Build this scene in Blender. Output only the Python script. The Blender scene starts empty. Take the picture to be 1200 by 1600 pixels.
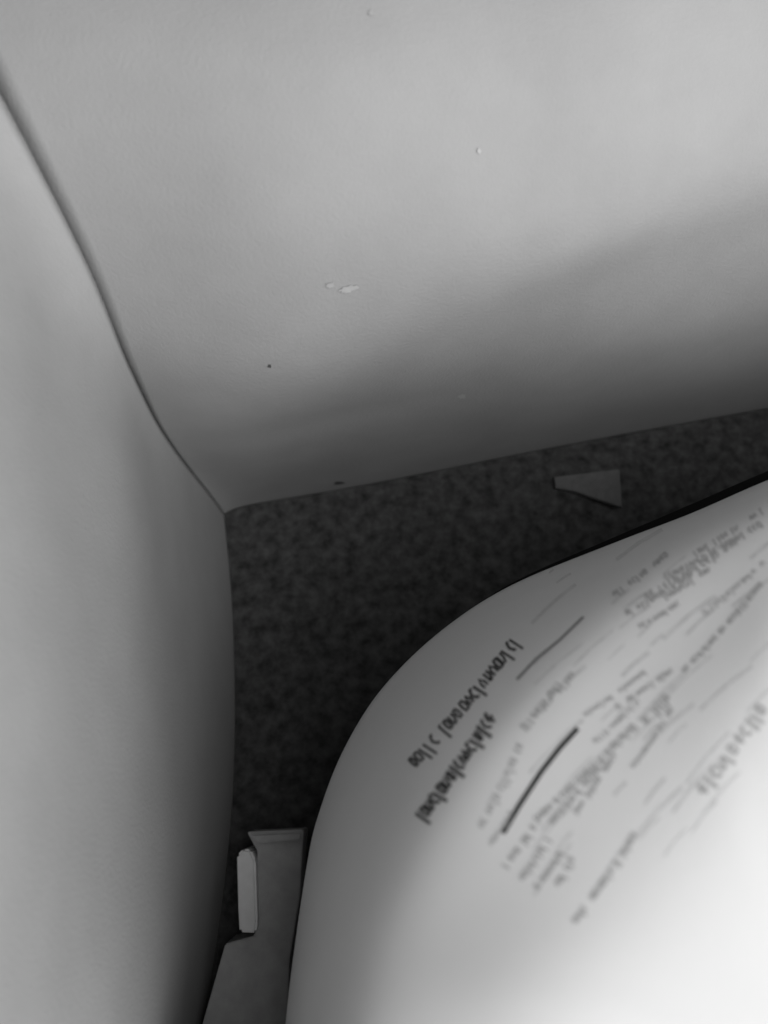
import bpy, bmesh, math, random
from mathutils import Vector, Matrix
from mathutils.bvhtree import BVHTree
random.seed(7)
S = bpy.context.scene
COL = S.collection

PR = dict(lx=0.8282, ly=-0.6915, lz=0.8532, ls=2.0638, lp=30.7422, amb=0.09, wa=0.2433, ba=0.7, fa=0.0812, flare=-0.0, fexp=1.113, wr=0.2685, spread=145.6186, hs=0.1423, ht=0.151, pp=5.947, qq=1.246, d0=0.09, d1=0.0281, d2=0.0122, d3=0.0102, d4=0.0126, d5=0.0062, d6=0.0075, l2x=0.2745, l2y=-0.0307, l2z=1.06, l2s=0.6, l2p=2.9171, ht2=-0.003, pp2=1.2, rwx=2000, tx=0.027, ty=0.087, zq=0.191, zp=2.1494, cx=1051.518, cy=1372.744)
# ------------------------------------------------------------------ camera, light, exposure
F = 1244.4                     # focal length in photo pixels (28 mm on a 36 mm tall frame)
TILT = math.radians(19.5)
CAM_H = 0.50
cd = bpy.data.cameras.new('camera'); cam = bpy.data.objects.new('camera', cd); COL.objects.link(cam)
cd.sensor_fit = 'VERTICAL'; cd.sensor_height = 36; cd.lens = 28
cd.clip_start = 0.01; cd.clip_end = 50
cam.location = (0, 0, CAM_H); cam.rotation_euler = (TILT, 0, 0)
cd.dof.use_dof = True; cd.dof.focus_distance = 0.36; cd.dof.aperture_fstop = 7.0
S.camera = cam

W = bpy.data.worlds.new('World'); S.world = W; W.use_nodes = True
W.node_tree.nodes['Background'].inputs[0].default_value = (1, 1, 1, 1)
W.node_tree.nodes['Background'].inputs[1].default_value = PR['amb']

def area(name, loc, aim, size, power, spread=180):
    l = bpy.data.lights.new(name, 'AREA'); l.shape = 'DISK'; l.size = size; l.energy = power; l.spread = math.radians(spread)
    o = bpy.data.objects.new(name, l); COL.objects.link(o); o.location = loc
    o.rotation_euler = (Vector(aim) - Vector(loc)).to_track_quat('-Z', 'Y').to_euler()
    return o
area('window_lamp', (PR['lx'], PR['ly'], PR['lz']), (0.0, 0.05, 0.2), PR['ls'], PR['lp'], PR['spread'])
area('fill_lamp', (PR['l2x'], PR['l2y'], PR['l2z']), (0.0, 0.05, 0.2), PR['l2s'], PR['l2p'])  # added fill light without a known source, brightens the upper walls

S.view_settings.view_transform = 'Standard'; S.view_settings.look = 'None'
S.view_settings.exposure = 0.13; S.view_settings.gamma = 1

# ------------------------------------------------------------------ helpers
def ray(px, py):
    y = (800 - py) / F
    return Vector(((px - 600) / F, y * math.cos(TILT) + math.sin(TILT), y * math.sin(TILT) - math.cos(TILT)))

def at(px, py, z=0.0):
    """world point at height z seen at a photo pixel"""
    d = ray(px, py)
    return Vector((0, 0, CAM_H)) + d * ((z - CAM_H) / d.z)

def tag(o, label=None, cat=None, group=None, kind=None):
    for k, v in (('label', label), ('category', cat), ('group', group), ('kind', kind)):
        if v: o[k] = v
    return o

def obj(name, bm, mat, parent=None, smooth=True):
    me = bpy.data.meshes.new(name); bm.normal_update(); bm.to_mesh(me); bm.free()
    if smooth:
        for p in me.polygons: p.use_smooth = True
    me.materials.append(mat)
    o = bpy.data.objects.new(name, me); COL.objects.link(o)
    if parent: o.parent = parent
    return o

def empty(name, loc=(0, 0, 0)):
    o = bpy.data.objects.new(name, None); COL.objects.link(o); o.location = loc
    o.empty_display_size = 0.02
    return o

def material(name, c, rough=0.6, spec=0.5, mottle=0.0, mscale=60, bump=0.0, bscale=900, fibre=None):
    m = bpy.data.materials.new(name); m.use_nodes = True
    nt = m.node_tree; N = nt.nodes; L = nt.links
    b = N['Principled BSDF']
    b.inputs['Roughness'].default_value = rough
    b.inputs['Specular IOR Level'].default_value = spec
    tc = N.new('ShaderNodeTexCoord')
    no = N.new('ShaderNodeTexNoise'); no.inputs['Scale'].default_value = mscale
    no.inputs['Detail'].default_value = 6; no.inputs['Roughness'].default_value = 0.62
    L.new(tc.outputs['Object'], no.inputs['Vector'])
    r = N.new('ShaderNodeValToRGB')
    r.color_ramp.elements[0].position = 0.3; r.color_ramp.elements[1].position = 0.7
    lo, hi = c * (1 - mottle), c * (1 + mottle)
    r.color_ramp.elements[0].color = (lo, lo, lo, 1); r.color_ramp.elements[1].color = (hi, hi, hi, 1)
    L.new(no.outputs['Fac'], r.inputs[0]); L.new(r.outputs[0], b.inputs['Base Color'])
    if bump:
        n2 = N.new('ShaderNodeTexNoise'); n2.inputs['Scale'].default_value = bscale; n2.inputs['Detail'].default_value = 4
        if fibre:
            mp = N.new('ShaderNodeMapping'); mp.inputs['Scale'].default_value = fibre
            L.new(tc.outputs['Object'], mp.inputs[0]); L.new(mp.outputs[0], n2.inputs['Vector'])
        else:
            L.new(tc.outputs['Object'], n2.inputs['Vector'])
        bp = N.new('ShaderNodeBump'); bp.inputs['Strength'].default_value = bump; bp.inputs['Distance'].default_value = 0.0006
        L.new(n2.outputs['Fac'], bp.inputs['Height']); L.new(bp.outputs[0], b.inputs['Normal'])
    return m

M_wall = material('pale_card', PR['wa'], 0.75, 0.25, 0.07, 16, 0.3, 700)
M_floor = material('dark_felt', PR['fa']*0.52, 0.95, 0.05, 0.6, 120, 0.9, 1800)
M_body = material('white_plastic', PR['ba'], 0.42, 0.4, 0.015, 40, 0.05, 500)
M_ink = material('black_ink', 0.03, 0.5, 0.3, 0.2, 900)
M_ink2 = material('grey_ink', 0.05, 0.5, 0.3, 0.2, 900)
M_ink4 = material('worn_ink', 0.2, 0.5, 0.3, 0.2, 900)
M_ink3 = material('faint_ink', 0.40, 0.5, 0.3, 0.1, 900)
M_card = material('grey_card', 0.32, 0.8, 0.2, 0.12, 120, 0.3, 900)
M_shade = material('shade_black', 0.006, 0.9, 0.05)  # near-black that paints the shade under the container's far edge
M_clip = material('pale_plastic', 0.6, 0.5, 0.4, 0.05, 200, 0.05)
M_scrap = material('dark_scrap', 0.08, 0.8, 0.2, 0.15, 200, 0.3)
M_table = material('table_wood', 0.25, 0.6, 0.3, 0.1, 12, 0.1)
M_fleck = material('pale_scuff', PR['wa']*1.2, 0.6, 0.3, 0.1, 300)
M_mark = material('dark_scuff', 0.06, 0.6, 0.3, 0.1, 300)

def catmull(pts, n, closed=False):
    out = []; m = len(pts)
    segs = m if closed else m - 1
    for i in range(segs):
        if closed: p0, p1, p2, p3 = pts[(i-1) % m], pts[i], pts[(i+1) % m], pts[(i+2) % m]
        else: p0, p1, p2, p3 = pts[max(i-1, 0)], pts[i], pts[i+1], pts[min(i+2, m-1)]
        for k in range(n):
            t = k / n
            out.append(0.5 * ((2*p1) + (p2-p0)*t + (2*p0-5*p1+4*p2-p3)*t*t + (3*p1-p0-3*p2+p3)*t*t*t))
    if not closed: out.append(pts[-1])
    return out

# ------------------------------------------------------------------ setting
bm = bmesh.new(); bmesh.ops.create_grid(bm, x_segments=1, y_segments=1, size=1.2)
for v in bm.verts: v.co.z = -0.006
tag(obj('table_top', bm, M_table, None, False), kind='structure')

# ------------------------------------------------------------------ the box
WALL_H = 0.385
box = empty('open_box', at(345, 795)); tag(box, 'deep pale grey box with smooth bare walls and a dark lined floor', 'box')
BOXLOC = box.location.copy()

# level lines of the soft, slightly bulged card sides, floor upwards: (corner, left side ..., back side ...)
CORNER = [(345, 795), (250, 665), (180, 545), (120, 410), (20, 230), (-110, 10), (-320, -340)]
LEFT = [[(362, 900), (368, 1090), (364, 1290), (322, 1600), (262, 1860)],
        [(262, 790), (277, 960), (287, 1200), (265, 1580), (228, 1860)],
        [(193, 680), (207, 860), (215, 1160), (190, 1580), (158, 1860)],
        [(103, 560), (115, 780), (125, 1120), (100, 1580), (66, 1860)],
        [(4, 400), (16, 690), (22, 1050), (-12, 1580), (-50, 1860)],
        [(-122, 250), (-112, 580), (-106, 980), (-140, 1580), (-180, 1860)],
        [(-330, 30), (-320, 450), (-315, 900), (-350, 1580), (-400, 1860)]]
BACK = [[(400, 786), (600, 754), (850, 700), (1190, 640), (1560, 572), (1900, 505)],
        [(345, 700), (560, 640), (850, 585), (1190, 500), (1560, 425), (1900, 350)],
        [(375, 608), (600, 560), (850, 478), (1190, 370), (1560, 270), (1900, 180)],
        [(390, 462), (600, 440), (850, 385), (1190, 262), (1560, 130), (1900, 10)],
        [(400, 290), (600, 258), (850, 182), (1190, 45), (1560, -100), (1900, -240)],
        [(420, 70), (600, 32), (850, -60), (1190, -210), (1560, -380), (1900, -530)],
        [(440, -280), (600, -330), (850, -450), (1190, -620), (1560, -820), (1900, -1000)]]
corner = at(345, 795)
def corner_z(px, py):
    lo, best = 0, (9, 0)
    for i in range(470):
        z = i*0.001; q = at(px, py, z); d = (q.xy - corner.xy).length
        best = min(best, (d, z))
    return best[1]
ZL = [corner_z(*p) for p in CORNER]
ZL = [z*(1 - PR['zq']*(z/ZL[-1])**PR['zp']) for z in ZL]

def interp(rows, z):
    """a row of world points at height z, Catmull-Rom between the given level lines"""
    k = 0
    while k < len(ZL)-2 and z > ZL[k+1]: k += 1
    t = (z-ZL[k])/(ZL[k+1]-ZL[k])
    g = lambda j: rows[max(0, min(len(rows)-1, j))]
    out = []
    for p0, p1, p2, p3 in zip(g(k-1), g(k), g(k+1), g(k+2)):
        q = 0.5*((2*p1)+(p2-p0)*t+(2*p0-5*p1+4*p2-p3)*t*t+(3*p1-p0-3*p2+p3)*t*t*t)
        out.append(Vector((q.x, q.y, z)))
    return out
WL = [[at(*p, ZL[k]) for p in [CORNER[k]] + LEFT[k]] for k in range(7)]
WB = [[at(*p, ZL[k]) for p in [CORNER[k]] + BACK[k]] for k in range(7)]

def panel(name, rowsfun, h, side, th=0.004, n=1, rows=40):
    """curved card panel: rowsfun(z) gives the level line; side tells where the outside is"""
    bm = bmesh.new(); I = []; O = []
    for j in range(rows+1):
        z = h*(j/rows)**1.5; ln = rowsfun(z); m = len(ln)
        I.append([bm.verts.new(p - BOXLOC) for p in ln]); o = []
        for i, p in enumerate(ln):
            d = (ln[min(i+1, m-1)] - ln[max(i-1, 0)]).normalized()
            o.append(bm.verts.new(p + Vector((-d.y, d.x, 0))*th*side - BOXLOC))
        O.append(o)
    for j in range(rows):
        for i in range(m-1):
            bm.faces.new((I[j][i], I[j][i+1], I[j+1][i+1], I[j+1][i])); bm.faces.new((O[j][i], O[j+1][i], O[j+1][i+1], O[j][i+1]))
        for i in (0, m-1): bm.faces.new((I[j][i], I[j+1][i], O[j+1][i], O[j][i]))
    for i in range(m-1):
        bm.faces.new((I[0][i], O[0][i], O[0][i+1], I[0][i+1])); bm.faces.new((I[-1][i], I[-1][i+1], O[-1][i+1], O[-1][i]))
    bmesh.ops.recalc_face_normals(bm, faces=bm.faces)
    return obj(name, bm, M_wall, box)
HT_ = ZL[6]*0.97
def full_line(z):
    """left side, corner and back side as one dense line, folded at the corner"""
    L_, B_ = catmull(interp(WL, z), 10), catmull(interp(WB, z), 10)
    ln = []; dense = list(reversed(L_)) + B_[1:]; ci = len(L_) - 1
    pts = [p.copy() for p in dense]
    for it in range(40):
        q = [p.copy() for p in pts]
        for i in range(1, len(pts)-1):
            if i == ci and it > 14: continue
            pts[i] = q[i]*0.4 + (q[i-1]+q[i+1])*0.3
    cove = 0.0
    if cove:
        q = [p.copy() for p in pts]
        for i in range(len(pts)):
            d = (q[min(i+1, len(q)-1)] - q[max(i-1, 0)]).normalized(); pts[i] = q[i] + Vector((d.y, -d.x, 0))*cove
    return pts, ci
def left_row(z): p, c = full_line(z); return list(reversed(p[:c+1]))
def back_row(z): p, c = full_line(z); return p[c:]
def fr_pt(z): p, q = interp(WB, z)[-1], interp(WL, z)[-1]; return Vector((p.x + 0.01, q.y - 0.0, z))
side = panel('side_wall', left_row, HT_, -1)
back = panel('back_wall', back_row, HT_, 1)
panel('side_wall', lambda z: [back_row(z)[-1], fr_pt(z)], PR['wr'], 1)
panel('front_wall', lambda z: [fr_pt(z), left_row(z)[-1]], PR['wr']*0.65, 1)
left_line = left_row(0); back_line = back_row(0)
for p_ in left_line + back_line: p_.z = 0.0
left_line[0] = back_line[0]; fr = fr_pt(0)
poly = list(reversed(left_line)) + back_line[1:] + [fr]
bm = bmesh.new()
cen = sum(poly, Vector())/len(poly)
top = [bm.verts.new(p + (p-cen).normalized()*0.004 - BOXLOC + Vector((0, 0, -0.0006))) for p in poly]
f = bm.faces.new(top); bmesh.ops.recalc_face_normals(bm, faces=[f])
if f.normal.z < 0: f.normal_flip()
g = bmesh.ops.extrude_face_region(bm, geom=[f])
for v in g['geom']:
    if isinstance(v, bmesh.types.BMVert): v.co.z -= 0.004
bmesh.ops.recalc_face_normals(bm, faces=bm.faces)
obj('floor_panel', bm, M_floor, box, False)

# ------------------------------------------------------------------ rounded white container
HS, HT = PR['hs'], PR['ht']       # height of the widest line, height the dome rises above it
out_px = [(1330, 702), (1200, 750), (1000, 832), (800, 914), (690, 985), (600, 1072), (540, 1165), (500, 1265),
          (478, 1360), (460, 1480), (446, 1600), (440, 1800), (500, 2050), (900, 2250), (1500, 2250), (1900, 1900), (2000, 1300), (1750, 800)]
# level lines of the shoulder from the widest line up to the crown; the last seven points lie out of the picture
RINGS = [out_px[:1] + [(1200, 750), (1080, 802), (960, 848), (800, 914), (690, 985), (600, 1072), (540, 1165), (500, 1265), (478, 1360), (446, 1600)],
  [(1330, 724), (1200, 770), (1090, 818), (1000, 860), (860, 945), (745, 1025), (650, 1130), (590, 1245), (545, 1365), (520, 1450), (490, 1600)],
  [(1330, 745), (1200, 795), (1100, 845), (1010, 895), (890, 985), (790, 1075), (705, 1175), (640, 1285), (590, 1400), (562, 1480), (535, 1600)],
  [(1330, 785), (1200, 840), (1120, 885), (1030, 945), (930, 1020), (835, 1095), (760, 1180), (700, 1280), (645, 1410), (612, 1500), (575, 1600)],
  [(1320, 840), (1200, 910), (1140, 965), (1060, 1040), (980, 1115), (905, 1190), (840, 1270), (780, 1355), (725, 1450), (690, 1520), (655, 1600)],
  [(1300, 960), (1200, 1050), (1165, 1090), (1130, 1135), (1090, 1205), (1040, 1285), (980, 1360), (925, 1425), (870, 1480), (838, 1540), (815, 1600)],
  [(1280, 1240), (1210, 1330), (1185, 1360), (1160, 1390), (1135, 1420), (1110, 1450), (1085, 1485), (1065, 1520), (1050, 1550), (1038, 1575), (1028, 1600)]]
OFF = [(440, 1800), (500, 2050), (900, 2250), (1500, 2250), (1900, 1900), (2000, 1300), (1750, 800)]
OC = (1420, 1750); SH = [1, .97, .93, .88, .79, .62, .36]
for r_, f_ in zip(RINGS, SH): r_ += [(OC[0]+(x-OC[0])*f_, OC[1]+(y-OC[1])*f_) for x, y in OFF]
ZR = [HS]
for k_ in range(6): ZR.append(ZR[-1] + PR['d%d' % k_])
RW = [catmull([at(x, y, z) for x, y in r_], 10, True) for r_, z in zip(RINGS, ZR)]
crown = at(OC[0]-60, OC[1]-20, ZR[-1] + PR['d6'])
outline = RW[0]; ctr = sum(outline, Vector())/len(outline)
RW.append([crown]*len(outline)); n = len(outline)
cols = [catmull([RW[k_][i] for k_ in range(len(RW))], 12) for i in range(n)]
bm = bmesh.new(); rings = []
c0 = bm.verts.new(crown)
for j in range(len(cols[0])-2, -1, -1): rings.append([bm.verts.new(cols[i][j]) for i in range(n)])
for it in range(90):       # even out the loft so the shoulder is one smooth swell
    for j in range(1, len(rings)-1):
        for i in range(n):
            v = rings[j][i]
            av = (rings[j-1][i].co + rings[j+1][i].co + rings[j][i-1].co + rings[j][(i+1) % n].co)/4
            v.co = v.co.lerp(av, 0.5)
for k in range(1, 13):      # under the widest line the wall tucks in towards the base
    a = k/12*math.pi/2
    s = 1 - 0.10*(1-math.cos(a)); z = HS*(1-math.sin(a)*0.999)
    rings.append([bm.verts.new(Vector((ctr.x + (p.x-ctr.x)*s, ctr.y + (p.y-ctr.y)*s, z))) for p in outline])
for i in range(n): bm.faces.new((c0, rings[0][i], rings[0][(i+1) % n]))
for a, b in zip(rings, rings[1:]):
    for i in range(n): bm.faces.new((a[i], b[i], b[(i+1) % n], a[(i+1) % n]))
bm.faces.new(rings[-1])
bmesh.ops.recalc_face_normals(bm, faces=bm.faces)

# shallow moulded creases running with the print
def segd(p, a, b):
    ab = b-a; t = max(0, min(1, (p-a).dot(ab)/ab.length_squared)); q = a+ab*t
    side = (ab.x*(p-a).y - ab.y*(p-a).x)
    return (p-q).length * (1 if side > 0 else -1)
bvh0 = BVHTree.FromBMesh(bm)
def on0(px, py):
    h = bvh0.ray_cast(Vector((0, 0, CAM_H)), ray(px, py).normalized()); return h[0]
CREASES = []
body_loc = Vector((ctr.x, ctr.y, 0))
for v in bm.verts: v.co -= body_loc
bvh_src = bm.copy()
for v in bvh_src.verts: v.co += body_loc
BV = BVHTree.FromBMesh(bvh_src); bvh_src.free()
jug = empty('plastic_container', body_loc)
tag(jug, 'large rounded white plastic container with rows of small dark print on its shoulder', 'container')
body = obj('body', bm, M_body, jug)
# black strip standing in for the contact shadow below the far side
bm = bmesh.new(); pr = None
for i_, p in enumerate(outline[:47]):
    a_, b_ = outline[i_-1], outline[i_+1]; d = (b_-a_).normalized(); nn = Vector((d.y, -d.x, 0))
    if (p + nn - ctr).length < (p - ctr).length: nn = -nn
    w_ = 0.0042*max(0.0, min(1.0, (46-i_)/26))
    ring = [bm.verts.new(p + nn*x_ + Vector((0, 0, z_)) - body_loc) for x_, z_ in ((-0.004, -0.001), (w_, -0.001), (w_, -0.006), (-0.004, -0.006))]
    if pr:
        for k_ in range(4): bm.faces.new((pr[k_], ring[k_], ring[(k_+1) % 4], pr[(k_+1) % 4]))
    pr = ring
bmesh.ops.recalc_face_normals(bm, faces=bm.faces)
tag(obj('contact_shade', bm, M_shade, jug), 'black strip standing in for the contact shadow along the far edge')

def on(px, py, lift=0.00012):
    h = BV.ray_cast(Vector((0, 0, CAM_H)), ray(px, py).normalized())
    if h[0] is None: return None
    nrm = h[1] if h[1].dot(ray(px, py)) < 0 else -h[1]
    return h[0] + nrm*lift - body_loc

def stroke(bm, pts, w, lift=0.00012):
    """a ribbon of ink along photo-space points, lying on the body"""
    P = []
    tot = []
    for a, b in zip(pts, pts[1:]):
        L = math.hypot(b[0]-a[0], b[1]-a[1]); k = max(1, int(L/9))
        for i in range(k): tot.append((a[0]+(b[0]-a[0])*i/k, a[1]+(b[1]-a[1])*i/k))
    tot.append(pts[-1])
    prev = None
    for i, (x, y) in enumerate(tot):
        x0, y0 = tot[max(i-1, 0)]; x1, y1 = tot[min(i+1, len(tot)-1)]
        dx, dy = x1-x0, y1-y0; L = math.hypot(dx, dy) or 1; nx, ny = -dy/L*w/2, dx/L*w/2
        a, b = on(x+nx, y+ny, lift), on(x-nx, y-ny, lift)
        if a is None or b is None: prev = None; continue
        cur = (bm.verts.new(a), bm.verts.new(b))
        if prev: bm.faces.new((prev[0], cur[0], cur[1], prev[1]))
        prev = cur

def text_row(p0, p1, bow, h, adv, w, mat, name='print_line', gaps=(), rnd=None, dens=1.0):
    """a row of tiny worn print from p0 to p1 (photo pixels), too small to read: words of joined up-and-down strokes"""
    R = random.Random(rnd or int(p0[0]*7+p0[1]))
    L = math.hypot(p1[0]-p0[0], p1[1]-p0[1]); ux, uy = (p1[0]-p0[0])/L, (p1[1]-p0[1])/L
    nx, ny = uy, -ux
    bm = bmesh.new(); s = 0
    def P(a, b):
        o = bow*4*(a/L)*(1-a/L)
        return (p0[0]+ux*a - nx*(b+o), p0[1]+uy*a - ny*(b+o))
    while s < L:
        word = min(adv*R.uniform(1.6, 4.6), L-s); e = s + word
        if any(g0 < (s+word/2)/L < g1 for g0, g1 in gaps): s = e; continue
        xh = h*0.62
        while s < e:                      # one letter
            cw = adv*R.uniform(0.42, 0.62); k = R.randrange(7); m_ = s+cw/2; B_, T_ = -h/2, -h/2+xh; M_ = (B_+T_)/2; sl = 0.12*h
            sh = [[(s, M_), (s+cw*.15, T_), (s+cw*.8, T_), (s+cw, M_), (s+cw*.8, B_), (s+cw*.2, B_), (s, M_)],
                  [(s, B_), (s, T_), (m_, T_), (s+cw, M_), (s+cw, B_)], [(s, B_), (s+sl, h/2)],
                  [(s+cw, T_), (m_, T_), (s, M_), (m_, B_), (s+cw, B_)], [(s, T_), (s, M_), (m_, B_), (s+cw, M_), (s+cw, T_)],
                  [(m_, h/2), (m_, B_), (s+cw, B_)], [(s, M_), (s+cw, M_), (m_, T_), (s, M_), (m_, B_), (s+cw, B_)]][k]
            if R.random() < dens: stroke(bm, [P(x_, y_) for x_, y_ in sh], w*R.uniform(0.85, 1.1))
            s += cw + adv*0.3
        s = e + adv*0.55
    return obj(name, bm, mat, jug, False)

text_row((648, 1196), (806, 1008), 4, 26, 14, 4.2, M_ink, 'print_line', gaps=((0.0, 0.05), (0.3, 0.33)))
text_row((660, 1282), (768, 1128), 2, 27, 14, 5.5, M_ink2, 'print_line')
bm = bmesh.new(); stroke(bm, [(786, 1302), (812, 1258), (846, 1206), (874, 1170), (903, 1138)], 8)
tag(obj('rule_line', bm, M_ink, jug, False), 'long black ruled line across the middle of the print')
bm = bmesh.new(); stroke(bm, [(808, 1062), (838, 1030), (875, 1000), (912, 964)], 4)
obj('rule_line', bm, M_ink4, jug, False)
for a, b, h, ad, w in (((750, 1300), (815, 1168), 14, 8, 2.4), ((768, 1320), (800, 1270), 10, 7, 2.0),
                      ((790, 1355), (835, 1295), 12, 7, 3.0), ((812, 1380), (858, 1312), 12, 7, 3.0), ((840, 1388), (880, 1330), 12, 7, 3.0), ((872, 1384), (894, 1346), 12, 7, 3.0),
                      ((818, 1140), (875, 1070), 12, 8, 3.0), ((838, 1120), (900, 1050), 10, 8, 2.4),
                      ((838, 1284), (1000, 1128), 12, 6, 3.0), ((862, 1288), (945, 1190), 12, 6, 3.0), ((900, 1272), (962, 1180), 9, 6, 2.6),
                      ((915, 1118), (1010, 1050), 8, 6, 2.2), ((940, 1120), (1050, 1050), 9, 6, 2.2),
                      ((1010, 1130), (1044, 1092), 16, 7, 3.6), ((990, 1200), (1050, 1110), 8, 7, 2.4),
                      ((1070, 1050), (1190, 915), 9, 6, 3.0), ((900, 1442), (994, 1305), 12, 6, 3.4),
                      ((980, 960), (1080, 900), 10, 7, 2.4), ((1010, 935), (1150, 850), 12, 8, 2.6), ((1040, 905), (1190, 820), 10, 7, 2.4), ((960, 930), (1040, 870), 10, 7, 2.4), ((1040, 935), (1110, 890), 9, 7, 2.2), ((1080, 870), (1190, 800), 9, 7, 2.0), ((1100, 960), (1195, 880), 9, 7, 2.0), ((1000, 980), (1060, 945), 9, 7, 2.0), ((930, 1160), (1000, 1095), 8, 6, 2.0)):
    text_row(a, b, 2, h*1.2, ad*1.25, w*1.15, M_ink3, 'small_print', dens=0.9)
text_row((1052, 1300), (1196, 1106), 3, 24, 19, 6, M_ink3, 'print_line', gaps=((0.12, 0.2), (0.4, 0.47)))

# faint long rubbed streaks that run with the print
RS = random.Random(21); bm = bmesh.new()
for k_ in range(60):
    x_, y_ = RS.uniform(820, 1190), RS.uniform(860, 1400)
    if y_ > 1560 - (x_-820)*0.9: continue
    an_ = math.radians(RS.uniform(36, 44) + max(0, (y_-900)/500*16)); L_ = RS.uniform(25, 110)
    stroke(bm, [(x_, y_), (x_+L_*0.5*math.cos(an_), y_-L_*0.5*math.sin(an_)), (x_+L_*math.cos(an_-0.06), y_-L_*math.sin(an_-0.06))], RS.uniform(1.5, 6), 0.00006)
tag(obj('rubbed_streaks', bm, material('rub_grey', 0.58, 0.5, 0.3, 0.15, 300), jug, False), kind='stuff')

# small scuffs on the back wall
def scuff(px, py, rx, ry, mat, seed, ang=0.0, nm='scuff'):
    """a thin irregular worn patch on the back wall, where the photo pixel's ray meets it"""
    R = random.Random(seed); bmw = bmesh.new(); bmw.from_mesh(back.data); t = BVHTree.FromBMesh(bmw); bmw.free()
    bm = bmesh.new(); vs = []
    for i in range(22):
        a = i/22*2*math.pi; k = R.uniform(0.55, 1.15); x, y = rx*k*math.cos(a), ry*k*math.sin(a)
        x, y = px + x*math.cos(ang) - y*math.sin(ang), py + x*math.sin(ang) + y*math.cos(ang)
        d = ray(x, y).normalized(); h = t.ray_cast(Vector((0, 0, CAM_H)) - BOXLOC, d)
        if h[0] is None: bm.free(); return
        vs.append(bm.verts.new(h[0] - d*0.0005))
    c = bm.verts.new(sum((v.co for v in vs), Vector())/len(vs))
    for i in range(22): bm.faces.new((c, vs[i], vs[(i+1) % 22]))
    return obj(nm, bm, mat, box, False)
scuff(580, 20, 5, 5, M_fleck, 1); scuff(749, 236, 4, 4, M_fleck, 2); scuff(722, 620, 7, 4, M_fleck, 3)
scuff(530, 755, 12, 2.5, M_mark, 4); scuff(421, 572, 3, 3, M_mark, 5)
scuff(545, 452, 16, 6, M_fleck, 6, -0.2); scuff(516, 446, 8, 5, M_fleck, 8)

# ------------------------------------------------------------------ grey card insert with pale clip
def slab(name, pts, z0, z1, mat, parent, loc, bev=0.0006, zs=None):
    """closed slab whose top outline is pts (photo px) at heights zs or z1"""
    bm = bmesh.new(); zs = zs or [z1]*len(pts)
    top = [bm.verts.new(at(x, y, z) - loc) for (x, y), z in zip(pts, zs)]
    f = bm.faces.new(top)
    g = bmesh.ops.extrude_face_region(bm, geom=[f])
    vs = [v for v in g['geom'] if isinstance(v, bmesh.types.BMVert)]
    for v in vs: v.co.z -= (z1 - z0)
    bmesh.ops.recalc_face_normals(bm, faces=bm.faces)
    bmesh.ops.bevel(bm, geom=list(bm.edges), offset=bev, segments=2, affect='EDGES', clamp_overlap=True)
    return obj(name, bm, mat, parent, False)

il = at(420, 1400, 0)
ins = empty('card_insert', il)
tag(ins, 'narrow grey card strip standing between the side wall and the white container', 'card strip')
slab('panel', [(386, 1300), (474, 1296), (468, 1400), (452, 1500), (446, 1640), (305, 1640), (352, 1475), (398, 1462), (402, 1330)], 0.0, 0.028, M_card, ins, il)
slab('end_lip', [(392, 1306), (470, 1302), (469, 1312), (404, 1318)], 0.026, 0.0310, M_card, ins, il, 0.0004)

cl = at(384, 1390, 0.02)
bm = bmesh.new()
clip = slab('plastic_clip', [(370, 1336), (380, 1326), (392, 1328), (399, 1345), (402, 1440), (400, 1458), (374, 1457), (372, 1420)], 0.0, 0.036, M_clip, None, Vector((0, 0, 0)), 0.0012)
clip.data.transform(Matrix.Translation(-cl)); clip.location = cl
tag(clip, 'small pale upright plastic clip at the corner of the grey card strip', 'clip')
bm.free()

# ------------------------------------------------------------------ folded scrap by the back wall
sl = at(930, 765, 0)
sc_ = empty('folded_scrap', sl); tag(sc_, 'small dark folded scrap lying against the back wall behind the white container', 'scrap')
slab('upper_fold', [(866, 745), (968, 733), (972, 792), (940, 782), (900, 768), (868, 762)], 0.0, 0.004, M_scrap, sc_, sl, 0.0004, [0.003, 0.007, 0.009, 0.006, 0.004, 0.003])
